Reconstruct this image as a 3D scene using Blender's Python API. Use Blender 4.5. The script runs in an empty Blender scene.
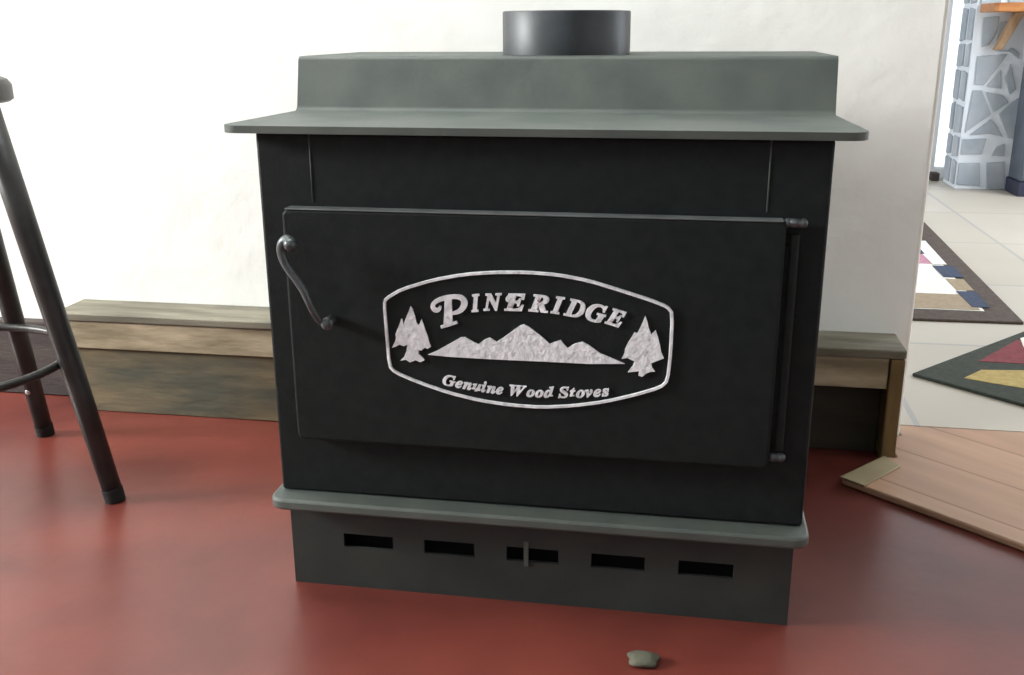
import bpy, bmesh, math, random
from mathutils import Vector, Matrix
random.seed(4)
S = bpy.context.scene
C = S.collection

# ------------------------------------------------------------------ camera
cam_d = bpy.data.cameras.new('camera')
cam_d.sensor_fit = 'HORIZONTAL'; cam_d.sensor_width = 36.0
cam_d.lens = 36.0 * 1007.34 / 1024
cam_d.clip_start = 0.02
cam = bpy.data.objects.new('camera', cam_d); C.objects.link(cam)
rt = Vector((0.98530071, 0.17076067, -0.00482721))
up = Vector((-0.04538781, 0.28892357, 0.95627565))
fw = Vector((-0.16468896, 0.94199998, -0.29242705))
cam.matrix_world = Matrix(((rt.x, up.x, -fw.x, 0.1773), (rt.y, up.y, -fw.y, -1.1487), (rt.z, up.z, -fw.z, 0.7215), (0, 0, 0, 1)))
S.camera = cam

# ------------------------------------------------------------------ world, lights, exposure
S.view_settings.view_transform = 'Standard'; S.view_settings.look = 'None'
S.view_settings.gamma = 1.0; S.view_settings.use_curve_mapping = False
S.view_settings.exposure = 0.28
w = bpy.data.worlds.new('sky'); S.world = w; w.use_nodes = True
bg = w.node_tree.nodes['Background']; bg.inputs[0].default_value = (0.85, 0.93, 1, 1); bg.inputs[1].default_value = 1.8

def area(name, loc, target, sx, sy, power, col):
    d = bpy.data.lights.new(name, 'AREA'); d.shape = 'RECTANGLE'; d.size = sx; d.size_y = sy
    d.energy = power; d.color = col
    o = bpy.data.objects.new(name, d); C.objects.link(o); o.location = loc
    o.rotation_euler = (Vector(target) - Vector(loc)).to_track_quat('-Z', 'Y').to_euler()
    return o
# daylight entering by the windows of the two rooms
area('daylight_window_left', (-4.45, -0.8, 1.85), (-2.0, -0.35, 1.45), 1.1, 0.85, 300, (1.0, 1.0, 0.96))
area('daylight_skylight', (-0.85, 0.22, 2.47), (-0.85, 0.22, 1.0), 1.3, 0.5, 34, (0.96, 1.0, 0.97))
area('daylight_window_rear', (-0.3, -2.55, 1.75), (-0.3, -1.5, 1.72), 1.2, 0.9, 2, (0.95, 0.98, 1.0))
area('daylight_far_right', (2.55, 2.4, 1.3), (1.5, 2.4, 1.2), 1.6, 1.3, 60, (0.92, 0.96, 1.0))
area('daylight_far_left', (-4.45, 2.4, 1.4), (-1.5, 2.4, 1.2), 1.6, 1.2, 90, (0.92, 0.96, 1.0))

BORDER= [(-0.1735, 0.4127), (-0.1539, 0.425), (-0.1148, 0.438), (-0.0768, 0.4462), (-0.0394, 0.4501), (-0.0028, 0.4514), (0.0341, 0.4498), (0.0705, 0.444), (0.1066, 0.434), (0.1422, 0.4236), (0.1607, 0.4168), (0.1672, 0.4087), (0.167, 0.3608), (0.1648, 0.3272), (0.1571, 0.3187), (0.1283, 0.3077), (0.0917, 0.2967), (0.0542, 0.2893), (0.0165, 0.2851), (-0.0218, 0.2856), (-0.0604, 0.2894), (-0.0994, 0.2972), (-0.1382, 0.3092), (-0.1655, 0.3199), (-0.1728, 0.3279), (-0.1746, 0.3754), (-0.1757, 0.4067)]
MOUNT= [(-0.1233, 0.345), (-0.1115, 0.3507), (-0.0958, 0.3602), (-0.0822, 0.3687), (-0.0764, 0.3694), (-0.0669, 0.364), (-0.0605, 0.3612), (-0.0535, 0.367), (-0.0467, 0.3704), (-0.0384, 0.3654), (-0.0308, 0.3704), (-0.0194, 0.3795), (-0.01, 0.3868), (-0.0055, 0.3886), (0.0012, 0.3854), (0.0143, 0.3756), (0.0255, 0.3661), (0.0318, 0.3687), (0.0385, 0.371), (0.043, 0.3654), (0.0467, 0.3617), (0.0552, 0.3676), (0.0643, 0.3703), (0.0718, 0.3668), (0.0848, 0.3575), (0.0996, 0.3517), (0.1144, 0.3459), (0.0722, 0.3436), (0.02, 0.3437), (-0.0405, 0.3433), (-0.0943, 0.3437)]
TREE1= [(-0.1428, 0.405), (-0.1463, 0.3965), (-0.1498, 0.3886), (-0.1527, 0.3813), (-0.1537, 0.3884), (-0.155, 0.389), (-0.1572, 0.3824), (-0.1607, 0.3744), (-0.1629, 0.3691), (-0.1624, 0.3645), (-0.1639, 0.3598), (-0.1681, 0.3517), (-0.1635, 0.3533), (-0.1582, 0.3562), (-0.153, 0.3544), (-0.1484, 0.3566), (-0.15, 0.3486), (-0.1529, 0.3412), (-0.1583, 0.3356), (-0.1511, 0.3373), (-0.146, 0.3342), (-0.142, 0.3358), (-0.1387, 0.3373), (-0.1329, 0.3349), (-0.1276, 0.3379), (-0.1308, 0.3417), (-0.1352, 0.3454), (-0.1344, 0.3501), (-0.1311, 0.3502), (-0.1271, 0.3537), (-0.1233, 0.3526), (-0.1193, 0.3554), (-0.1217, 0.3619), (-0.1228, 0.3683), (-0.1252, 0.3748), (-0.1275, 0.3824), (-0.1299, 0.3895), (-0.1319, 0.3848), (-0.134, 0.3815), (-0.1364, 0.3846), (-0.1381, 0.3936), (-0.1404, 0.4013)]
TREE2= [(0.1363, 0.4049), (0.1337, 0.3974), (0.1308, 0.3899), (0.1278, 0.3837), (0.1246, 0.3849), (0.1215, 0.3787), (0.1179, 0.3725), (0.1142, 0.3641), (0.1137, 0.3587), (0.1107, 0.3517), (0.1171, 0.3534), (0.121, 0.3515), (0.1256, 0.3497), (0.1239, 0.3441), (0.1183, 0.3356), (0.1254, 0.3366), (0.1312, 0.3376), (0.1307, 0.3321), (0.1353, 0.331), (0.1397, 0.3353), (0.1448, 0.3377), (0.1499, 0.338), (0.1465, 0.3426), (0.145, 0.348), (0.1495, 0.3503), (0.1545, 0.3526), (0.1595, 0.3549), (0.1561, 0.3622), (0.1545, 0.3702), (0.1515, 0.3808), (0.1487, 0.3887), (0.1463, 0.3853), (0.1438, 0.3838), (0.141, 0.3897), (0.1388, 0.399)]
HANDLE= [(-0.2746, 0.4854), (-0.2806, 0.4883), (-0.2875, 0.4833), (-0.2898, 0.4725), (-0.2867, 0.4594), (-0.2775, 0.4459), (-0.2674, 0.4309), (-0.2616, 0.4177), (-0.256, 0.3982), (-0.2501, 0.3836), (-0.2401, 0.384)]
STONES= [[(1.4175, 0.7603), (1.4836, 0.766), (1.4801, 0.6981), (1.4559, 0.6484), (1.4268, 0.6359)], [(1.413, 0.5982), (1.537, 0.6069), (1.4531, 0.4739), (1.4154, 0.4776)], [(1.4686, 0.4688), (1.5186, 0.5415), (1.5292, 0.4589)], [(1.4123, 0.4519), (1.4496, 0.4521), (1.4998, 0.3492), (1.4009, 0.2658)], [(1.469, 0.4458), (1.539, 0.4308), (1.5675, 0.4014), (1.5111, 0.3584)], [(1.5389, 0.5073), (1.5545, 0.5667), (1.5907, 0.4591), (1.5667, 0.436)], [(1.5799, 0.4015), (1.6081, 0.4209), (1.6322, 0.2398), (1.5841, 0.2457), (1.5333, 0.3495)], [(1.3943, 0.2367), (1.4946, 0.2407), (1.4843, 0.1717), (1.3958, 0.1704)], [(1.4234, 0.2569), (1.5026, 0.3271), (1.5267, 0.3039), (1.5624, 0.2494), (1.5105, 0.2645)], [(1.3713, 0.1299), (1.4804, 0.1317), (1.4933, 0.0271), (1.3826, 0.033)], [(1.5082, 0.1322), (1.5828, 0.1401), (1.5993, 0.0131), (1.5223, 0.0196)], [(1.543, 0.2057), (1.5726, 0.2193), (1.5794, 0.1666), (1.5229, 0.1657)], [(1.4928, 0.7413), (1.5187, 0.7473), (1.4971, 0.6607), (1.4767, 0.6296)], [(1.4778, 0.6208), (1.5349, 0.6232), (1.5491, 0.6357), (1.5828, 0.6107), (1.5861, 0.5856), (1.5455, 0.6169)]]
P1 = [(-0.106, 0.4067, 0.0026), (-0.1081, 0.4019, 0.0052), (-0.1128, 0.4011, 0.0059), (-0.116, 0.4049, 0.0052), (-0.1145, 0.4103, 0.0052), (-0.1071, 0.4148, 0.0055), (-0.0979, 0.4178, 0.0055), (-0.0874, 0.4193, 0.0052), (-0.0796, 0.4183, 0.0066), (-0.0761, 0.4125, 0.0079), (-0.0786, 0.4052, 0.0072), (-0.0846, 0.4003, 0.0052), (-0.0918, 0.3982, 0.0039)]
P2 = [(-0.0963, 0.417, 0.0086), (-0.0967, 0.4004, 0.0094), (-0.0971, 0.3841, 0.011)]
P3 = [(-0.1061, 0.3806, 0.0034), (-0.0961, 0.3842, 0.0045), (-0.0861, 0.3878, 0.0034)]
E1 = [(-0.0222, 0.4154, 0.0026), (-0.0251, 0.4176, 0.0047), (-0.0243, 0.4212, 0.0042), (-0.0183, 0.4236, 0.0037)]
# ------------------------------------------------------------------ materials
def srgb(r, g, b):
    f = lambda c: c / 12.92 if c <= 0.04045 else ((c + 0.055) / 1.055) ** 2.4
    return (f(r / 255), f(g / 255), f(b / 255), 1)

def mat(name, col, col2=None, scale=8, rough=0.5, metal=0.0, bump=0.0, bscale=60, stretch=(1, 1, 1), spec=0.5, detail=6, ramp=(0.35, 0.65), coat=0.0):
    m = bpy.data.materials.new(name); m.use_nodes = True
    nt = m.node_tree; p = nt.nodes['Principled BSDF']
    p.inputs['Roughness'].default_value = rough; p.inputs['Metallic'].default_value = metal
    p.inputs['Specular IOR Level'].default_value = spec
    p.inputs['Coat Weight'].default_value = coat; p.inputs['Coat Roughness'].default_value = 0.25
    tc = nt.nodes.new('ShaderNodeTexCoord'); mp = nt.nodes.new('ShaderNodeMapping')
    nt.links.new(tc.outputs['Object'], mp.inputs['Vector']); mp.inputs['Scale'].default_value = stretch
    p.inputs['Base Color'].default_value = col
    if col2:
        n = nt.nodes.new('ShaderNodeTexNoise'); n.inputs['Scale'].default_value = scale; n.inputs['Detail'].default_value = detail
        nt.links.new(mp.outputs[0], n.inputs['Vector'])
        r = nt.nodes.new('ShaderNodeValToRGB')
        r.color_ramp.elements[0].position = ramp[0]; r.color_ramp.elements[1].position = ramp[1]
        r.color_ramp.elements[0].color = col; r.color_ramp.elements[1].color = col2
        nt.links.new(n.outputs['Fac'], r.inputs[0]); nt.links.new(r.outputs[0], p.inputs['Base Color'])
    if bump:
        n2 = nt.nodes.new('ShaderNodeTexNoise'); n2.inputs['Scale'].default_value = bscale; n2.inputs['Detail'].default_value = 8
        nt.links.new(mp.outputs[0], n2.inputs['Vector'])
        b = nt.nodes.new('ShaderNodeBump'); b.inputs['Strength'].default_value = bump; b.inputs['Distance'].default_value = 0.004
        nt.links.new(n2.outputs['Fac'], b.inputs['Height']); nt.links.new(b.outputs[0], p.inputs['Normal'])
    return m

def tile_mat(name, c1, c2, mortar, tile, msize, rough, rot=0, offset=0.0, width=1.0, noise=0.0):
    m = mat(name, c1, rough=rough); nt = m.node_tree; p = nt.nodes['Principled BSDF']
    tc = [n for n in nt.nodes if n.type == 'TEX_COORD'][0]; mp = [n for n in nt.nodes if n.type == 'MAPPING'][0]
    mp.inputs['Rotation'].default_value = (0, 0, rot)
    br = nt.nodes.new('ShaderNodeTexBrick'); br.offset = offset; br.squash = 1
    br.inputs['Scale'].default_value = 1.0; br.inputs['Brick Width'].default_value = tile * width; br.inputs['Row Height'].default_value = tile
    br.inputs['Mortar Size'].default_value = msize; br.inputs['Color1'].default_value = c1; br.inputs['Color2'].default_value = c2
    br.inputs['Mortar'].default_value = mortar
    nt.links.new(mp.outputs[0], br.inputs['Vector'])
    if noise:
        n = nt.nodes.new('ShaderNodeTexNoise'); n.inputs['Scale'].default_value = 3; n.inputs['Detail'].default_value = 7
        mp2 = nt.nodes.new('ShaderNodeMapping'); mp2.inputs['Scale'].default_value = (1, 9, 1) if width > 2 else (1, 1, 1)
        nt.links.new(mp.outputs[0], mp2.inputs[0]); nt.links.new(mp2.outputs[0], n.inputs['Vector'])
        mx = nt.nodes.new('ShaderNodeMix'); mx.data_type = 'RGBA'; mx.blend_type = 'MULTIPLY'; mx.inputs[0].default_value = noise
        r = nt.nodes.new('ShaderNodeValToRGB'); r.color_ramp.elements[0].position = .3; r.color_ramp.elements[1].position = .7
        r.color_ramp.elements[0].color = (.55, .5, .48, 1); r.color_ramp.elements[1].color = (1.15, 1.12, 1.1, 1)
        nt.links.new(n.outputs['Fac'], r.inputs[0])
        nt.links.new(br.outputs['Color'], mx.inputs[6]); nt.links.new(r.outputs[0], mx.inputs[7])
        nt.links.new(mx.outputs[2], p.inputs['Base Color'])
    else:
        nt.links.new(br.outputs['Color'], p.inputs['Base Color'])
    return m

M = dict(
    plaster=mat('plaster', srgb(233, 234, 230), srgb(241, 242, 239), 5, 0.85, bump=0.8, bscale=12),
    far_plaster=mat('far_plaster', srgb(232, 233, 233), srgb(240, 240, 240), 4, 0.8),
    ceiling=mat('ceiling_paint', srgb(170, 172, 172), rough=0.9),
    unseen_wall=mat('bounce_cut_grey', srgb(120, 122, 124), srgb(134, 136, 138), 5, 0.8),  # unseen walls and ceiling darkened to cut bounced light
    red=mat('red_floor', srgb(90, 40, 34), srgb(114, 54, 45), 3.5, 0.33, bump=0.15, bscale=25, spec=0.8),
    stove=mat('stove_black', srgb(21, 26, 27), srgb(28, 33, 33), 60, 0.62, bump=0.12, bscale=220, spec=0.18),
    plate=mat('stove_plate_grey', srgb(68, 75, 72), srgb(80, 86, 81), 14, 0.6, bump=0.12, bscale=160),
    pedestal=mat('stove_pedestal', srgb(34, 40, 39), srgb(45, 50, 47), 12, 0.6, bump=0.12, bscale=160),
    edge=mat('edge_highlight', srgb(112, 118, 118), srgb(90, 96, 96), 20, 0.5),  # highlight along the door's top edge, put into the colour
    dark=mat('inside_dark', srgb(12, 12, 12), rough=0.9),
    silver=mat('cast_silver', srgb(214, 218, 224), srgb(238, 240, 244), 90, 0.5, metal=0.0, bump=0.6, bscale=140),
    handle=mat('handle_steel', srgb(70, 76, 78), srgb(92, 98, 100), 30, 0.38, metal=0.5),
    pipe=mat('flue_pipe', srgb(46, 50, 54), srgb(56, 60, 64), 30, 0.45, metal=0.2),
    stool=mat('stool_metal', srgb(42, 42, 42), srgb(54, 54, 53), 30, 0.42, metal=0.2, bump=0.05),
    steel=mat('glint_bright', srgb(190, 190, 188), rough=0.3, metal=0.7),
    rubber=mat('rubber', srgb(20, 20, 22), rough=0.8),
    wood_top=mat('weathered_cap', srgb(92, 88, 76), srgb(126, 121, 106), 6, 0.8, bump=0.4, bscale=20, stretch=(1, 6, 6)),
    wood_up=mat('weathered_plank', srgb(128, 116, 92), srgb(184, 170, 144), 7, 0.8, bump=0.4, bscale=18, stretch=(1, 5, 5)),
    wood_low=mat('weathered_beam', srgb(74, 74, 62), srgb(114, 102, 78), 6, 0.85, bump=0.5, bscale=16, stretch=(1, 4, 4)),
    wood_shaded=mat('shaded_board', srgb(38, 35, 28), srgb(56, 50, 38), 6, 0.85, bump=0.5, bscale=16, stretch=(1, 4, 4)),  # shade in the recess right of the stove, painted as darker wood
    wood_end=mat('end_wood', srgb(96, 78, 46), srgb(126, 102, 62), 8, 0.8, bump=0.3, bscale=20, stretch=(6, 6, 1)),
    wood_dark=mat('dark_skirting', srgb(58, 50, 50), srgb(74, 66, 62), 6, 0.8, bump=0.3, stretch=(1, 5, 5)),
    grout=mat('grout', srgb(222, 228, 236), rough=0.9, bump=0.4, bscale=30),
    stone=mat('grey_stone', srgb(150, 160, 170), srgb(176, 182, 190), 7, 0.75, bump=0.5, bscale=20),
    counter=mat('counter_wood', srgb(158, 98, 48), srgb(190, 130, 74), 5, 0.45, stretch=(1, 6, 6)),
    brace=mat('brace_wood', srgb(150, 118, 86), srgb(180, 150, 118), 6, 0.6, stretch=(5, 5, 1)),
    cabinet=mat('blue_grey_panel', srgb(72, 80, 92), srgb(88, 95, 106), 5, 0.5),
    plinth=mat('navy_plinth', srgb(38, 40, 62), rough=0.6),
    white=mat('white_gloss', srgb(246, 246, 246), rough=0.4),
    trimtan=mat('edge_trim', srgb(140, 126, 94), srgb(158, 144, 110), 10, 0.6),
    rock=mat('grey_rock', srgb(74, 74, 62), srgb(98, 96, 82), 30, 0.9, bump=0.8, bscale=60),
    rug_dark=mat('rug_brown', srgb(70, 58, 52), srgb(86, 74, 66), 80, 0.95, bump=0.5, bscale=300),
    rug_green=mat('rug_charcoal', srgb(44, 50, 42), srgb(58, 62, 52), 80, 0.95, bump=0.5, bscale=300),
    rug_cream=mat('rug_cream', srgb(226, 222, 212), srgb(238, 236, 228), 80, 0.95, bump=0.5, bscale=300),
    rug_tan=mat('rug_tan', srgb(150, 132, 108), srgb(162, 146, 122), 80, 0.95, bump=0.5, bscale=300),
    rug_blue=mat('rug_blue', srgb(48, 58, 80), srgb(60, 70, 92), 80, 0.95),
    rug_pink=mat('rug_mauve', srgb(176, 120, 140), srgb(190, 140, 156), 80, 0.95),
    rug_red=mat('rug_maroon', srgb(112, 44, 52), srgb(130, 58, 62), 80, 0.95),
    rug_gold=mat('rug_gold', srgb(164, 142, 84), srgb(182, 160, 100), 80, 0.95),
)
M['tile'] = tile_mat('pale_tile', srgb(188, 180, 166), srgb(196, 189, 177), srgb(168, 165, 161), 0.62, 0.006, 0.45, noise=0.12)
M['plank'] = tile_mat('tan_plank', srgb(172, 134, 108), srgb(182, 146, 118), srgb(144, 108, 84), 0.135, 0.0025, 0.45, rot=math.radians(41), offset=0.5, width=7, noise=0.35)
g = bpy.data.materials.new('window_glass'); g.use_nodes = True
gp = g.node_tree.nodes['Principled BSDF']; gp.inputs['Transmission Weight'].default_value = 1; gp.inputs['Roughness'].default_value = 0.0; gp.inputs['IOR'].default_value = 1.1
M['glass'] = g

# ------------------------------------------------------------------ mesh helpers
def bx(bm, x0, x1, y0, y1, z0, z1):
    v = [bm.verts.new((x, y, z)) for x in (x0, x1) for y in (y0, y1) for z in (z0, z1)]
    for f in ((0, 1, 3, 2), (4, 6, 7, 5), (0, 4, 5, 1), (2, 3, 7, 6), (0, 2, 6, 4), (1, 5, 7, 3)):
        bm.faces.new([v[i] for i in f])
def prism(bm, pts, a, b, axis='z'):
    """outline pts extruded from a to b; axis z: pts are (x,y); axis y: pts are (x,z); axis x: pts are (y,z)"""
    def P(p, t): return {'z': (p[0], p[1], t), 'y': (p[0], t, p[1]), 'x': (t, p[0], p[1])}[axis]
    lo = [bm.verts.new(P(p, a)) for p in pts]; hi = [bm.verts.new(P(p, b)) for p in pts]
    n = len(pts); bm.faces.new(lo); bm.faces.new(hi[::-1])
    for i in range(n): bm.faces.new((lo[i], lo[(i + 1) % n], hi[(i + 1) % n], hi[i]))
def tube(bm, pts, rad, seg=12, closed=False):
    pts = [Vector(p) for p in pts]; n = len(pts); rings = []
    rads = rad if isinstance(rad, (list, tuple)) else [rad] * n
    prev = None
    for i in range(n):
        if closed: t = (pts[(i + 1) % n] - pts[i - 1]).normalized()
        else: t = (pts[min(i + 1, n - 1)] - pts[max(i - 1, 0)]).normalized()
        if prev is None:
            a = Vector((0, 1, 0)) if abs(t.y) < 0.8 else Vector((1, 0, 0)); u = t.cross(a).normalized()
        else:
            u = (prev - t * prev.dot(t)).normalized()
        prev = u; v = t.cross(u)
        rings.append([bm.verts.new(pts[i] + (u * math.cos(2 * math.pi * k / seg) + v * math.sin(2 * math.pi * k / seg)) * rads[i]) for k in range(seg)])
    for i in range(n if closed else n - 1):
        A, B = rings[i], rings[(i + 1) % n]
        for k in range(seg): bm.faces.new((A[k], A[(k + 1) % seg], B[(k + 1) % seg], B[k]))
    if not closed: bm.faces.new(rings[0][::-1]); bm.faces.new(rings[-1])
def lathe(bm, prof, cx, cy, seg=48):
    rings = []
    for r, z in prof:
        rings.append([bm.verts.new((cx + r * math.cos(2 * math.pi * k / seg), cy + r * math.sin(2 * math.pi * k / seg), z)) for k in range(seg)])
    for i in range(len(prof) - 1):
        for k in range(seg): bm.faces.new((rings[i][k], rings[i][(k + 1) % seg], rings[i + 1][(k + 1) % seg], rings[i + 1][k]))
    if prof[0][0] > 1e-4 and prof[0] != prof[-1]: bm.faces.new(rings[0][::-1]); bm.faces.new(rings[-1])
def ball(bm, c, r, sc=(1, 1, 1)):
    m = Matrix.Translation(c) @ Matrix.Diagonal((r * sc[0], r * sc[1], r * sc[2], 1))
    bmesh.ops.create_uvsphere(bm, u_segments=20, v_segments=12, radius=1, matrix=m)
def rrect(x0, x1, y0, y1, r, corners=(1, 1, 1, 1), n=6):
    pts = []
    for (cx, cy, a0, on) in ((x1 - r, y1 - r, 0, corners[0]), (x0 + r, y1 - r, 90, corners[1]), (x0 + r, y0 + r, 180, corners[2]), (x1 - r, y0 + r, 270, corners[3])):
        if on:
            for k in range(n + 1):
                a = math.radians(a0 + 90 * k / n); pts.append((cx + r * math.cos(a), cy + r * math.sin(a)))
        else:
            pts.append((cx + (r if a0 in (0, 270) else -r), cy + (r if a0 in (0, 90) else -r)))
    return pts
def obj(name, bm, m, parent=None, bevel=0.0, smooth=False, seg=2):
    bmesh.ops.recalc_face_normals(bm, faces=bm.faces)
    me = bpy.data.meshes.new(name); bm.to_mesh(me); bm.free(); me.materials.append(m)
    o = bpy.data.objects.new(name, me); C.objects.link(o)
    if parent: o.parent = parent; o.matrix_parent_inverse = parent.matrix_basis.inverted() if parent.type != 'EMPTY' else Matrix.Translation(-parent.location)
    for p in me.polygons: p.use_smooth = True
    if not smooth: me.set_sharp_from_angle(angle=math.radians(35))
    if bevel:
        b = o.modifiers.new('bevel', 'BEVEL'); b.width = bevel; b.segments = seg; b.limit_method = 'ANGLE'; b.angle_limit = math.radians(40)
    return o
def box(name, m, d, parent=None, bevel=0.0):
    bm = bmesh.new(); bx(bm, *d); return obj(name, bm, m, parent, bevel)
def struct(o): o['kind'] = 'structure'; return o
def thing(name, label, cat, loc, group=None):
    o = bpy.data.objects.new(name, None); C.objects.link(o); o.location = loc; o.empty_display_size = 0.05
    o['label'] = label; o['category'] = cat
    if group: o['group'] = group
    return o
def tag(o, label, cat): o['label'] = label; o['category'] = cat; return o

# ------------------------------------------------------------------ the setting
WE = 0.580          # right-hand end of the plaster wall
def hole_wall(name, m, plane, a0, a1, b0, b1, hs, thick, z1=2.5):
    """wall across x or y with rectangular window openings hs = [(lo, hi, z0, z1)]"""
    bm = bmesh.new(); cur = a0
    def put(lo, hi, z0, zz):
        if plane == 'x': bx(bm, thick[0], thick[1], lo, hi, z0, zz)
        else: bx(bm, lo, hi, thick[0], thick[1], z0, zz)
    for lo, hi, z0, zz in sorted(hs):
        put(cur, lo, 0, z1); put(lo, hi, 0, z0); put(lo, hi, zz, z1); cur = hi
    put(cur, a1, 0, z1)
    return struct(obj(name, bm, m))
struct(box('floor', M['red'], (-4.5, 2.6, -2.6, 0.70, -0.1, 0)))
bm = bmesh.new(); prism(bm, [(0.45, 0.441), (0.676, 0.249), (1.9, -0.79), (2.6, -0.79), (2.6, 0.70), (0.582, 0.70), (0.582, 0.648), (0.5545, 0.646), (0.5545, 0.5435), (0.536, 0.5435)], 0.0005, 0.012)
struct(obj('trim_1', bm, M['plank'], bevel=0.003))
bm = bmesh.new(); prism(bm, [(0.4465, 0.4395), (0.481, 0.4105), (0.553, 0.5000), (0.533, 0.5400)], 0.0125, 0.0155)
struct(obj('trim_2', bm, M['trimtan'], bevel=0.001))
struct(box('floor_2', M['tile'], (-4.5, 2.6, 0.701, 4.2, -0.1, 0.012)))
bm = bmesh.new(); bx(bm, -4.5, WE, 0.65, 0.77, 0.0, 2.5)
struct(obj('wall_back', bm, M['plaster'], bevel=0.008, seg=3))
hole_wall('wall_left', M['unseen_wall'], 'x', -2.6, 4.2, 0, 0, [(-1.4, -0.2, 1.38, 2.32), (1.6, 3.2, 0.8, 2.0)], (-4.6, -4.5))
hole_wall('wall_right', M['far_plaster'], 'x', -2.6, 4.2, 0, 0, [(1.6, 3.2, 0.65, 1.95)], (2.6, 2.7))
hole_wall('wall_front', M['unseen_wall'], 'y', -4.5, 2.6, 0, 0, [(-0.9, 0.3, 1.3, 2.2)], (-2.7, -2.6))
hole_wall('wall_far', M['far_plaster'], 'y', -4.5, 2.6, 0, 0, [(1.362, 1.56, 0.055, 2.1)], (4.1, 4.2))
bm = bmesh.new()
for q in ((-4.6, 2.7, -2.7, -0.05), (-4.6, 2.7, 0.49, 4.2), (-4.6, -1.52, -0.05, 0.49), (-0.18, 2.7, -0.05, 0.49)): bx(bm, *q, 2.5, 2.6)
struct(obj('ceiling', bm, M['ceiling']))
fr = struct(box('window_5', M['glass'], (-1.52, -0.18, -0.05, 0.49, 2.55, 2.556)))
def window(n, plane, lo, hi, z0, z1, t0, t1):
    fr = thing('window_%d' % n, '', '', (0, 0, 0)); del fr['label']; del fr['category']; fr['kind'] = 'structure'
    bm = bmesh.new()
    def put(a, b, c, d):
        if plane == 'x': bx(bm, t0, t1, a, b, c, d)
        else: bx(bm, a, b, t0, t1, c, d)
    e = 0.04 if hi - lo > 0.5 else 0.008
    put(lo, hi, z0, z0 + e); put(lo, hi, z1 - e, z1); put(lo, lo + e, z0 + e, z1 - e); put(hi - e, hi, z0 + e, z1 - e)
    mid = (lo + hi) / 2 if hi - lo > 0.5 else lo + 0.13; put(mid - 0.015, mid + 0.015, z0 + e, z1 - e)
    obj('window_frame', bm, M['white'], fr)
    bm = bmesh.new(); c = (t0 + t1) / 2
    if plane == 'x': bx(bm, c - 0.003, c + 0.003, lo + e, hi - e, z0 + e, z1 - e)
    else: bx(bm, lo + e, hi - e, c - 0.003, c + 0.003, z0 + e, z1 - e)
    obj('pane', bm, M['glass'], fr)
window(1, 'x', -1.4, -0.2, 1.38, 2.32, -4.59, -4.54)
window(2, 'x', 1.6, 3.2, 0.8, 2.0, -4.59, -4.54)
window(3, 'x', 1.6, 3.2, 0.65, 1.95, 2.64, 2.69)
window(6, 'y', 1.362, 1.56, 0.055, 2.1, 4.12, 4.16)
window(4, 'y', -0.9, 0.3, 1.3, 2.2, -2.69, -2.64)

# timber boxing along the foot of the wall
b = struct(box('baseboard_back', M['wood_low'], (-1.008, 0.345, 0.556, 0.649, 0.0, 0.1322), bevel=0.003))
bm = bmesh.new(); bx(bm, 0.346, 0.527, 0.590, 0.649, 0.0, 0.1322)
obj('recessed_board', bm, M['wood_shaded'], b, 0.002)
bm = bmesh.new(); bx(bm, -1.013, 0.527, 0.549, 0.649, 0.1328, 0.187)
obj('upper_plank', bm, M['wood_up'], b, 0.002)
bm = bmesh.new(); bx(bm, -1.018, 0.553, 0.545, 0.649, 0.188, 0.204)
obj('top_cap', bm, M['wood_top'], b, 0.003)
bm = bmesh.new(); bx(bm, 0.529, 0.552, 0.545, 0.649, 0.0005, 0.187)
obj('end_board', bm, M['wood_end'], b, 0.002)
struct(box('baseboard_left', M['wood_dark'], (-4.5, -1.0195, 0.622, 0.649, 0.0, 0.158), bevel=0.003))

# ------------------------------------------------------------------ the stove
ST = thing('wood_stove', 'black steel wood stove with silver mountain emblem on its door, standing on the red floor', 'stove', (0, 0.22, 0))
W = 0.3338; D = 0.50
bm = bmesh.new(); bx(bm, -W, W, 0, D, 0.140, 0.6065)
obj('firebox', bm, M['stove'], ST, 0.004)
for s in (-1, 1):
    bm = bmesh.new(); tube(bm, [(s * 0.266, -0.0002, 0.525), (s * 0.266, -0.0002, 0.606)], 0.0009, 8)
    obj('weld_seam', bm, M['plate'], ST, smooth=True)
# stepped top: one bent plate
T = 0.009
prof_ = []
def arc(cy, cz, r, a0, a1, n=5): return [(cy + r * math.cos(math.radians(a0 + (a1 - a0) * k / n)), cz + r * math.sin(math.radians(a0 + (a1 - a0) * k / n))) for k in range(n + 1)]
yf, ys, yt, zl, zh, yb = -0.0225, 0.206, 0.224, 0.6156, 0.6875, 0.505
top = [(yf, zl)] + arc(ys - 0.006, zl + 0.010, 0.010, 270, 340) + arc(yt + 0.008, zh - 0.008, 0.008, 160, 90) + [(yb, zh)]
def offset_path(path, d):
    out = []
    for i, p in enumerate(path):
        a = path[max(i - 1, 0)]; b_ = path[min(i + 1, len(path) - 1)]
        t = Vector((b_[0] - a[0], b_[1] - a[1])).normalized(); out.append((p[0] + t.y * d, p[1] - t.x * d))
    return out
bot = offset_path(top, T)
R_ = 0.022; HW = 0.3680
bm = bmesh.new()
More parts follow.
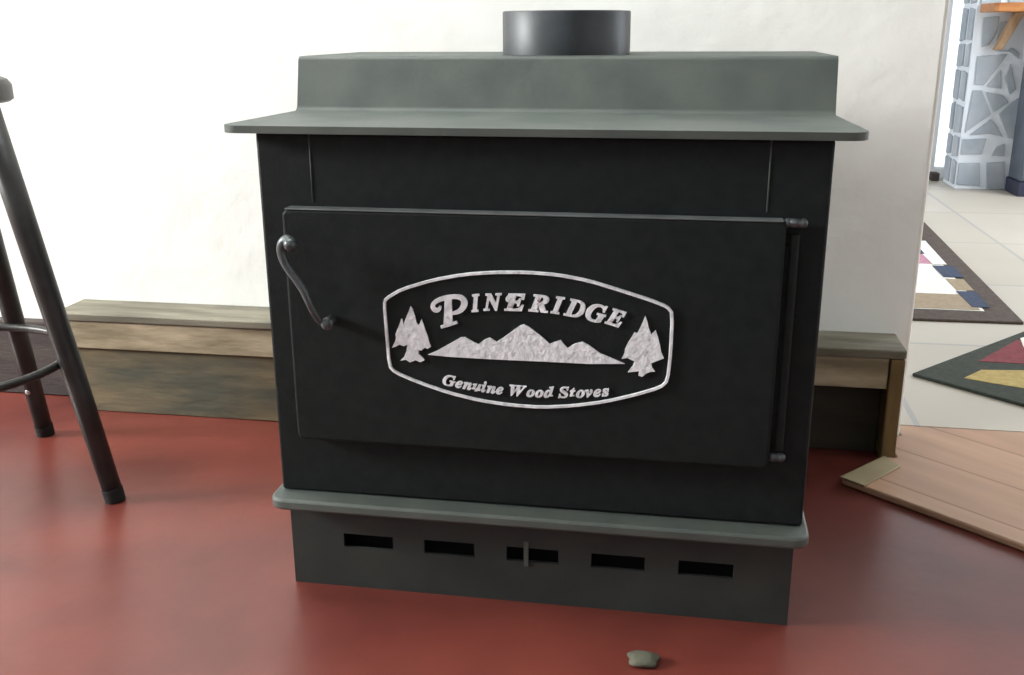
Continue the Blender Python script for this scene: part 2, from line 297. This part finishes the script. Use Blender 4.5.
# stations across x; the front corners are rounded by pulling the front edge back near the ends
xs = [-HW + R_ * (1 - math.cos(math.radians(a))) for a in range(0, 91, 15)]
xs = xs + [-x for x in xs[::-1]]
rows = []
for x in xs:
    d_ = HW - abs(x); cut = R_ - math.sqrt(max(R_ ** 2 - max(R_ - d_, 0) ** 2, 0)) if d_ < R_ else 0
    k = 1.0
    row_t = []; row_b = []
    for i, (pt, pb) in enumerate(zip(top, bot)):
        # upper step is a little narrower than the lower plate
        f = min(max((pt[0] - yf) / (ys - yf), 0), 1); sx = 1 - 0.022 * f
        yy = pt[0] + (cut if i == 0 else 0); yb_ = pb[0] + (cut if i == 0 else 0)
        row_t.append(bm.verts.new((x * sx - 0.0012, yy, pt[1]))); row_b.append(bm.verts.new((x * sx - 0.0012, yb_, pb[1])))
    rows.append((row_t, row_b))
n = len(top)
for (a, a2), (c, c2) in zip(rows[:-1], rows[1:]):
    for i in range(n - 1):
        bm.faces.new((a[i], a[i + 1], c[i + 1], c[i])); bm.faces.new((a2[i], c2[i], c2[i + 1], a2[i + 1]))
    bm.faces.new((a[0], c[0], c2[0], a2[0])); bm.faces.new((a[-1], a2[-1], c2[-1], c[-1]))
for (a, a2) in (rows[0], rows[-1]):
    for i in range(n - 1): bm.faces.new((a[i], a[i + 1], a2[i + 1], a2[i]))
obj('stepped_top', bm, M['plate'], ST, 0.003)
bm = bmesh.new(); bx(bm, -0.335, 0.335, 0.245, 0.50, 0.6070, 0.678)
obj('upper_chamber', bm, M['stove'], ST, 0.002)
# flue collar
bm = bmesh.new(); lathe(bm, [(0.0895, 0.688), (0.0895, 0.744), (0.0885, 0.7455), (0.0865, 0.7455), (0.086, 0.744), (0.086, 0.688), (0.0895, 0.688)], 0.0, 0.322, 64)
obj('flue_collar', bm, M['pipe'], ST, smooth=False)
# lower ledge
bm = bmesh.new(); prism(bm, rrect(-0.3425, 0.3410, -0.03, D, 0.02, (0, 0, 1, 1)), 0.1245, 0.1395)
obj('ash_ledge', bm, M['plate'], ST, 0.0035)
# pedestal with five vent slots
PW = 0.3265; fy = 0.004
sl = [(-0.254 + i * 0.1105, -0.186 + i * 0.1105) for i in range(5)]
bm = bmesh.new()
xe = [-PW] + [v for p_ in sl for v in p_] + [PW]; ze = [0, 0.0595, 0.0795, 0.124]
for i in range(len(xe) - 1):
    for j in range(3):
        if j == 1 and i % 2 == 1: continue
        bx(bm, xe[i], xe[i + 1], fy, fy + 0.005, ze[j], ze[j + 1])
bmesh.ops.remove_doubles(bm, verts=bm.verts, dist=1e-5)
bx(bm, -PW, -PW + 0.005, fy + 0.005, D - 0.02, 0, 0.124); bx(bm, PW - 0.005, PW, fy + 0.005, D - 0.02, 0, 0.124)
bx(bm, -PW, PW, D - 0.02, D - 0.015, 0, 0.124)
obj('pedestal', bm, M['pedestal'], ST)
bm = bmesh.new(); bx(bm, -0.010, -0.004, fy - 0.002, fy - 0.0002, 0.054, 0.090)
tb = obj('slot_tab', bm, M['plate'], ST)
bm = bmesh.new(); bx(bm, -PW + 0.006, PW - 0.006, 0.012, D - 0.022, 0.002, 0.006); bx(bm, -PW + 0.006, PW - 0.006, 0.05, 0.054, 0.006, 0.12)
obj('slot_shade_liner', bm, M['dark'], ST)  # dark sheets added inside so the vent slots look shaded
# door
bm = bmesh.new(); prism(bm, rrect(-0.299, 0.287, 0.222, 0.518, 0.009), -0.020, -0.0005, 'y')
DR = obj('door', bm, M['stove'], ST, 0.0035, seg=3)
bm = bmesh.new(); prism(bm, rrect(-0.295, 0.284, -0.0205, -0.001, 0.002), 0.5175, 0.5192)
obj('door_highlight', bm, M['edge'], DR, 0.0006)
bm = bmesh.new(); tube(bm, [(0.2975, -0.010, 0.245), (0.2975, -0.010, 0.503)], 0.0055, 16)
bx(bm, 0.286, 0.2975, -0.010, -0.004, 0.25, 0.49)
obj('hinge_tube', bm, M['stove'], DR)
for z, xa, xb in ((0.235, 0.291, 0.301), (0.5155, 0.289, 0.305)):
    bm = bmesh.new(); tube(bm, [(xa, -0.011, z), (xb, -0.011, z)], 0.0052, 16); ball(bm, (xb, -0.011, z), 0.0055); ball(bm, (xa, -0.011, z), 0.0055)
    obj('hinge_cap', bm, M['handle'], DR, smooth=True)
# handle: a bent rod with a curled tip, pivoting on a bolt
bm = bmesh.new()
def smooth_path(p, it=2):
    p = [Vector(q) for q in p]
    for _ in range(it):
        o = [p[0]]
        for a, b_ in zip(p[:-1], p[1:]): o += [a * 0.75 + b_ * 0.25, a * 0.25 + b_ * 0.75]
        p = o + [p[-1]]
    return p
hp = [(x, -0.05 + 0.0 * i, z) for i, (x, z) in enumerate(HANDLE)]
hp[0] = (HANDLE[0][0], -0.058, HANDLE[0][1] - 0.002)
hp[-3] = (HANDLE[-3][0], -0.046, HANDLE[-3][1]); hp[-2] = (HANDLE[-2][0], -0.038, HANDLE[-2][1]); hp[-1] = (HANDLE[-1][0], -0.032, HANDLE[-1][1])
hs_ = smooth_path(hp); nn = len(hs_)
tube(bm, hs_, [0.0075 - 0.0033 * abs(math.sin(math.pi * min(i / nn, 1) * 0.5)) for i in range(nn)], 14)
ball(bm, hs_[0], 0.008)
hd = obj('door_handle', bm, M['handle'], DR, smooth=True)
bm = bmesh.new(); tube(bm, [(-0.2425, -0.0198, 0.384), (-0.2425, -0.040, 0.384)], 0.006, 16)
ball(bm, (-0.2425, -0.040, 0.384), 0.0082, (1, 0.6, 1))
obj('handle_bolt', bm, M['handle'], DR, smooth=True)

# ---- emblem
Y0, Y1 = -0.0198, -0.0232
bm = bmesh.new(); prism(bm, BORDER, -0.0197, -0.0204, 'y')
EM = obj('emblem', bm, M['stove'], ST)
bm = bmesh.new()
def ribbon(bm, pts, w_, y0, y1):
    """closed raised band of width w_ along pts (x,z)"""
    n = len(pts); q = []
    for i in range(n):
        a, b_ = Vector(pts[i - 1]), Vector(pts[(i + 1) % n]); t = (b_ - a).normalized(); nrm = Vector((-t.y, t.x)); p = Vector(pts[i])
        q.append([bm.verts.new((v.x, y, v.y)) for v, y in ((p + nrm * w_ / 2, y0), (p + nrm * w_ * 0.35, y1), (p - nrm * w_ * 0.35, y1), (p - nrm * w_ / 2, y0))])
    for i in range(n):
        A, B = q[i], q[(i + 1) % n]
        for k in range(4): bm.faces.new((A[k], A[(k + 1) % 4], B[(k + 1) % 4], B[k]))
def chaikin(p):
    n = len(p); o = []
    for i in range(n):
        a, b_ = Vector(p[i]), Vector(p[(i + 1) % n]); o += [tuple(a * 0.8 + b_ * 0.2), tuple(a * 0.2 + b_ * 0.8)]
    return o
ribbon(bm, chaikin(BORDER), 0.0042, -0.0198, -0.0228)
obj('emblem_border', bm, M['silver'], EM)
def relief(bm, pts, y0, y1):
    """raised silhouette, sides chamfered by a slightly shrunken face"""
    prism(bm, pts, y0, y1, 'y')
bm = bmesh.new(); relief(bm, MOUNT, -0.0198, -0.0226); obj('mountain_range', bm, M['silver'], EM)
for tr in (TREE1, TREE2):
    bm = bmesh.new(); relief(bm, tr, -0.0198, -0.0226); obj('pine_trees', bm, M['silver'], EM)

def glyph(ch, offset=0.0, shear=0.0):
    c = bpy.data.curves.new('glyph', 'FONT'); c.body = ch; c.extrude = 0.0; c.offset = offset; c.shear = shear; c.resolution_u = 4
    o = bpy.data.objects.new('glyph', c); C.objects.link(o); bpy.context.view_layer.update()
    me = bpy.data.meshes.new_from_object(o.evaluated_get(bpy.context.evaluated_depsgraph_get()))
    vs = [v.co.copy() for v in me.vertices]; fs = [list(p.vertices) for p in me.polygons]
    bpy.data.objects.remove(o); bpy.data.curves.remove(c); bpy.data.meshes.remove(me)
    return vs, fs
def put_glyph(bm, ch, cx, bz, wd, ht, rot, y1, offset=0.0, shear=0.0, y0=-0.0198):
    vs, fs = glyph(ch, offset, shear)
    x0 = min(v.x for v in vs); x1 = max(v.x for v in vs); z0 = min(v.y for v in vs); z1 = max(v.y for v in vs)
    cr, sr = math.cos(math.radians(rot)), math.sin(math.radians(rot))
    P = []
    for v in vs:
        a = (v.x - (x0 + x1) / 2) / (x1 - x0) * wd; b_ = (v.y - z0) / (z1 - z0) * ht
        P.append((cx + a * cr - b_ * sr, bz + a * sr + b_ * cr))
    f_ = [bm.verts.new((p[0], y1, p[1])) for p in P]; k_ = [bm.verts.new((p[0], y0, p[1])) for p in P]
    cnt = {}
    for f in fs:
        try: bm.faces.new([f_[i] for i in f])
        except ValueError: continue
        for i in range(len(f)):
            e = (f[i], f[(i + 1) % len(f)]); cnt[e] = 1
    for (a, b_) in cnt:
        if (b_, a) not in cnt: bm.faces.new((f_[a], f_[b_], k_[b_], k_[a]))
bm = bmesh.new()
def band_stroke(bm, pts, y0, y1):
    n = len(pts); q = []
    P_ = [Vector(p[:2]) for p in pts]
    for i in range(n):
        t = (P_[min(i + 1, n - 1)] - P_[max(i - 1, 0)]).normalized(); nr = Vector((-t.y, t.x)) * pts[i][2] / 2
        q.append([bm.verts.new((c_.x, y, c_.y)) for c_, y in ((P_[i] + nr, y0), (P_[i] + nr, y1), (P_[i] - nr, y1), (P_[i] - nr, y0))])
    for A, B in zip(q[:-1], q[1:]):
        for k in range(4): bm.faces.new((A[k], A[(k + 1) % 4], B[(k + 1) % 4], B[k]))
    bm.faces.new(q[0]); bm.faces.new(q[-1][::-1])
def sm3(p, it=2):
    for _ in range(it):
        o = [p[0]]
        for a, b_ in zip(p[:-1], p[1:]): o += [tuple(x * .75 + y * .25 for x, y in zip(a, b_)), tuple(x * .25 + y * .75 for x, y in zip(a, b_))]
        p = o + [p[-1]]
    return p
for st, y in ((P1, -0.0228), (P2, -0.0230), (P3, -0.0229), (E1, -0.0227)): band_stroke(bm, sm3(st), -0.0198, y)
lathe_c = [(-0.1105, 0.4022)]
for ch, x, z, wd, ht, rot in (('\U0001d470', -0.0622, 0.4015, 0.0125, 0.0215, 7), ('\U0001d475', -0.0420, 0.4035, 0.0235, 0.0212, 4), ('\U0001d46c', -0.0160, 0.4045, 0.0255, 0.0210, 1),
                          ('\U0001d479', 0.0118, 0.4043, 0.0240, 0.0210, -3), ('\U0001d470', 0.0335, 0.4030, 0.0150, 0.0212, -6), ('\U0001d46b', 0.0532, 0.4000, 0.0240, 0.0215, -9),
                          ('\U0001d46e', 0.0770, 0.3950, 0.0240, 0.0225, -13), ('\U0001d46c', 0.0995, 0.3915, 0.0210, 0.0205, -15)):
    put_glyph(bm, ch, x, z, wd, ht, rot, -0.0228, 0.030)
# little swashes: at the left of the first E and under the G
obj('name_lettering', bm, M['silver'], EM)
bm = bmesh.new()
# tagline in bold script along the lower arc
def arc_z(x): return 0.2978 + 0.80 * (x - 0.004) ** 2
def arc_r(x): return math.degrees(math.atan(1.6 * (x - 0.004)))
def word(chars, x0, x1):
    ws = []
    for c_ in chars:
        vs, _ = glyph(c_); ws.append((max(v.x for v in vs) - min(v.x for v in vs), min(v.y for v in vs), max(v.y for v in vs)))
    tot = sum(w_[0] for w_ in ws); k = (x1 - x0) / tot; x = x0
    for c_, (w_, lo, hi) in zip(chars, ws):
        s = 0.0138 / 0.68; cx = x + w_ * k / 2
        put_glyph(bm, c_, cx, arc_z(cx) + lo * s, w_ * k * 1.0, (hi - lo) * s, arc_r(cx), -0.0226, 0.024)
        x += w_ * k
def scr(s):   # bold italic letters
    return [chr(0x1D468 + ord(c_) - 65) if c_.isupper() else chr(0x1D482 + ord(c_) - 97) for c_ in s]
word(scr('Genuine'), -0.107, -0.031); word(scr('Wood'), -0.0235, 0.0315); word(scr('Stoves'), 0.036, 0.098)
obj('tagline_lettering', bm, M['silver'], EM)

# ------------------------------------------------------------------ bar stool
sc = (-0.963, 0.171)
BS = thing('bar_stool', 'black metal bar stool with splayed legs at the left beside the stove', 'stool', (sc[0], sc[1], 0))
ang = math.atan2(0.023, 0.258)
for k in range(4):
    a = ang + k * math.pi / 2; c_, s_ = math.cos(a), math.sin(a)
    P0 = Vector((sc[0] + 0.258 * c_, sc[1] + 0.258 * s_, 0.0)); P1 = Vector((sc[0] + 0.140 * c_, sc[1] + 0.140 * s_, 0.622))
    d = (P1 - P0)
    bm = bmesh.new(); tube(bm, [P0 + d * (0.0245 * 1), P0 + d * 0.3, P0 + d * 0.7, P1], [0.0152, 0.0165, 0.0180, 0.0185], 20)
    lg = obj('leg', bm, M['stool'], BS, smooth=True)
    bm = bmesh.new(); tube(bm, [P0, P0 + d * 0.035], [0.0158, 0.0164], 20); obj('rubber_foot', bm, M['rubber'], lg)
    if k == 1:
        bm = bmesh.new(); q = P0 + d * 0.155; ball(bm, (q.x - 0.001, q.y - 0.0148, q.z), 0.0055, (1, 0.5, 1)); obj('leg_glint', bm, M['steel'], lg, smooth=True)  # bright dot added for the glint on this leg
bm = bmesh.new(); tube(bm, [(sc[0] + 0.193 * math.cos(t * math.pi / 24), sc[1] + 0.193 * math.sin(t * math.pi / 24), 0.228) for t in range(48)], 0.0068, 12, True)
obj('footrest_ring', bm, M['stool'], BS, smooth=True)
bm = bmesh.new(); lathe(bm, [(0.0, 0.6225), (0.155, 0.6225), (0.160, 0.626), (0.160, 0.646), (0.154, 0.655), (0.14, 0.660), (0.0, 0.660)], sc[0], sc[1], 96)
obj('seat', bm, M['stool'], BS, bevel=0.0)

# pebble on the floor
bm = bmesh.new(); bmesh.ops.create_icosphere(bm, subdivisions=3, radius=1)
for v in bm.verts:
    n_ = 1 + 0.16 * math.sin(3.1 * v.co.x + 1) * math.cos(2.7 * v.co.y) + 0.10 * math.sin(5 * v.co.y + 2 * v.co.z)
    v.co = Vector((0.151 + v.co.x * 0.021 * n_, -0.103 + v.co.y * 0.016 * n_, 0.0052 + max(v.co.z, -0.85) * 0.0062 * n_))
tag(obj('pebble', bm, M['rock'], smooth=True), 'small grey pebble lying on the red floor in front of the stove', 'stone')

# ------------------------------------------------------------------ rugs
def rug(name, label, outline, m, z0=0.0125, h=0.007):
    bm = bmesh.new(); prism(bm, outline, z0, z0 + h); o = tag(obj(name, bm, m, bevel=0.002), label, 'rug'); return o
def inlay(nm, par, pts, m, z0=0.0196, h=0.0009):
    bm = bmesh.new(); prism(bm, pts, z0, z0 + h); obj(nm, bm, m, par)
r1 = rug('rug', 'flat rug with cream and blue stepped pattern and brown border behind the wall end', [(-0.1, 1.42), (1.018, 1.44), (1.068, 2.90), (-0.1, 2.94)], M['rug_dark'])
def q4(x0, x1, y0, y1): s = 0.034; return [(x0, y0), (x1 + s * (y0 - 1.44), y0), (x1 + s * (y1 - 1.44), y1), (x0, y1)]
inlay('cream_field', r1, q4(0, 0.945, 1.53, 2.80), M['rug_cream'])
inlay('tan_band', r1, q4(0, 0.935, 1.535, 1.695), M['rug_tan'], 0.0206)
inlay('blue_step', r1, q4(0.925, 0.965, 1.56, 1.73), M['rug_blue'], 0.0216)
inlay('tan_step', r1, q4(0.93, 0.965, 1.745, 1.88), M['rug_tan'], 0.0206)
inlay('blue_step', r1, q4(0.93, 0.97, 1.90, 2.05), M['rug_blue'], 0.0216)
inlay('mauve_step', r1, q4(0, 0.945, 2.08, 2.42), M['rug_pink'], 0.0206)
inlay('cream_step', r1, q4(0.935, 0.955, 2.07, 2.44), M['rug_cream'], 0.0216)
inlay('blue_step', r1, q4(0.88, 0.915, 2.22, 2.42), M['rug_blue'], 0.0226)
# second rug, turned on its corner
A = Vector((0.666, 0.990)); u = Vector((0.666, 0.746)).normalized(); v = Vector((u.y, -u.x))
def uv(a, b_): q = A + u * a + v * b_; return (q.x, q.y)
lu, lv = 0.62, 0.95
r2 = rug('rug', 'dark-bordered rug with maroon and gold pattern, one corner pointing at the wall end', [uv(0, 0), uv(lu, 0), uv(lu, lv), uv(0, lv)], M['rug_green'])
inlay('maroon_field', r2, [(0.825, 1.095), (0.955, 1.275), (1.30, 1.10), (1.30, 1.075)], M['rug_red'])
inlay('cream_band', r2, [(0.952, 1.215), (0.965, 1.287), (0.985, 1.305), (1.30, 1.115), (1.30, 1.09)], M['rug_cream'], 0.0206)
inlay('gold_band', r2, [(0.765, 0.972), (0.815, 1.033), (0.903, 1.043), (1.25, 1.045), (1.25, 0.80), (0.87, 0.925), (0.82, 0.945)], M['rug_gold'])

# ------------------------------------------------------------------ far room
SP = thing('stone_pillar', 'pillar clad in irregular grey stones with wide white grout in the far room', 'pillar', (1.5, 3.9, 0.012))
bm = bmesh.new()
prism(bm, [(1.388, 0.013), (1.615, 0.013), (1.640, 0.35), (1.60, 0.62), (1.60, 1.15), (1.388, 1.15)], 3.755, 3.985, 'y')
obj('grout_core', bm, M['grout'], SP)
for q in STONES:
    q = [(max(a, 1.392), max(b_, 0.016)) for a, b_ in q]
    cx = sum(a for a, _ in q) / len(q); cz = sum(b_ for _, b_ in q) / len(q)
    q = [(cx + (a - cx) * 1.0, cz + (b_ - cz) * 1.0) for a, b_ in q]
    bm = bmesh.new(); prism(bm, q, 3.747, 3.7552, 'y'); obj('stone', bm, M['stone'], SP, 0.002)
for q in [[(1.40, .79), (1.48, .80), (1.5, 1.1), (1.41, 1.12)], [(1.51, .80), (1.59, .82), (1.58, 1.1), (1.53, 1.05)]]:
    bm = bmesh.new(); prism(bm, q, 3.747, 3.7552, 'y'); obj('stone', bm, M['stone'], SP, 0.002)
random.seed(7); z = 0.03
while z < 1.1:
    h_ = random.uniform(0.10, 0.19); cut = random.uniform(3.84, 3.91)
    for (a, b_) in ((3.77, cut - 0.02), (cut + 0.02, 3.97)):
        bm = bmesh.new(); prism(bm, [(a, z), (b_, z + random.uniform(-.01, .01)), (b_, z + h_ - 0.02), (a, z + h_ - 0.02 + random.uniform(-.01, .01))], 1.380, 1.3885, 'x'); obj('stone', bm, M['stone'], SP, 0.002)
    z += h_
tag(box('floor_block', M['wood_dark'], (1.335, 1.372, 3.995, 4.06, 0.0125, 0.05), bevel=0.004), 'small dark block on the floor below the narrow bright window', 'block')
CT = thing('wooden_counter', 'orange wooden shelf with a slanted brace in front of the stone pillar', 'shelf', (1.6, 3.6, 0.6))
bm = bmesh.new(); prism(bm, rrect(1.395, 2.2, 3.50, 3.745, 0.02), 0.782, 0.818); obj('shelf_board', bm, M['counter'], CT, 0.004)
bm = bmesh.new(); prism(bm, [(1.466, 0.625), (1.496, 0.625), (1.572, 0.7815), (1.530, 0.7815)], 3.69, 3.735, 'y'); obj('brace', bm, M['brace'], CT, 0.002)
CB = thing('tall_cabinet', 'tall blue-grey cabinet with dark plinth at the right edge of the picture', 'cabinet', (1.9, 3.55, 0.012))
bm = bmesh.new(); bx(bm, 1.605, 2.2, 3.56, 3.742, 0.075, 0.745); obj('cabinet_body', bm, M['cabinet'], CB, 0.006)
bm = bmesh.new(); bx(bm, 1.598, 2.2, 3.55, 3.742, 0.0125, 0.0745); obj('plinth', bm, M['plinth'], CB, 0.003)
bm = bmesh.new(); bx(bm, 1.600, 2.205, 3.55, 3.742, 0.7455, 0.765); obj('cabinet_top', bm, M['plinth'], CB, 0.003)
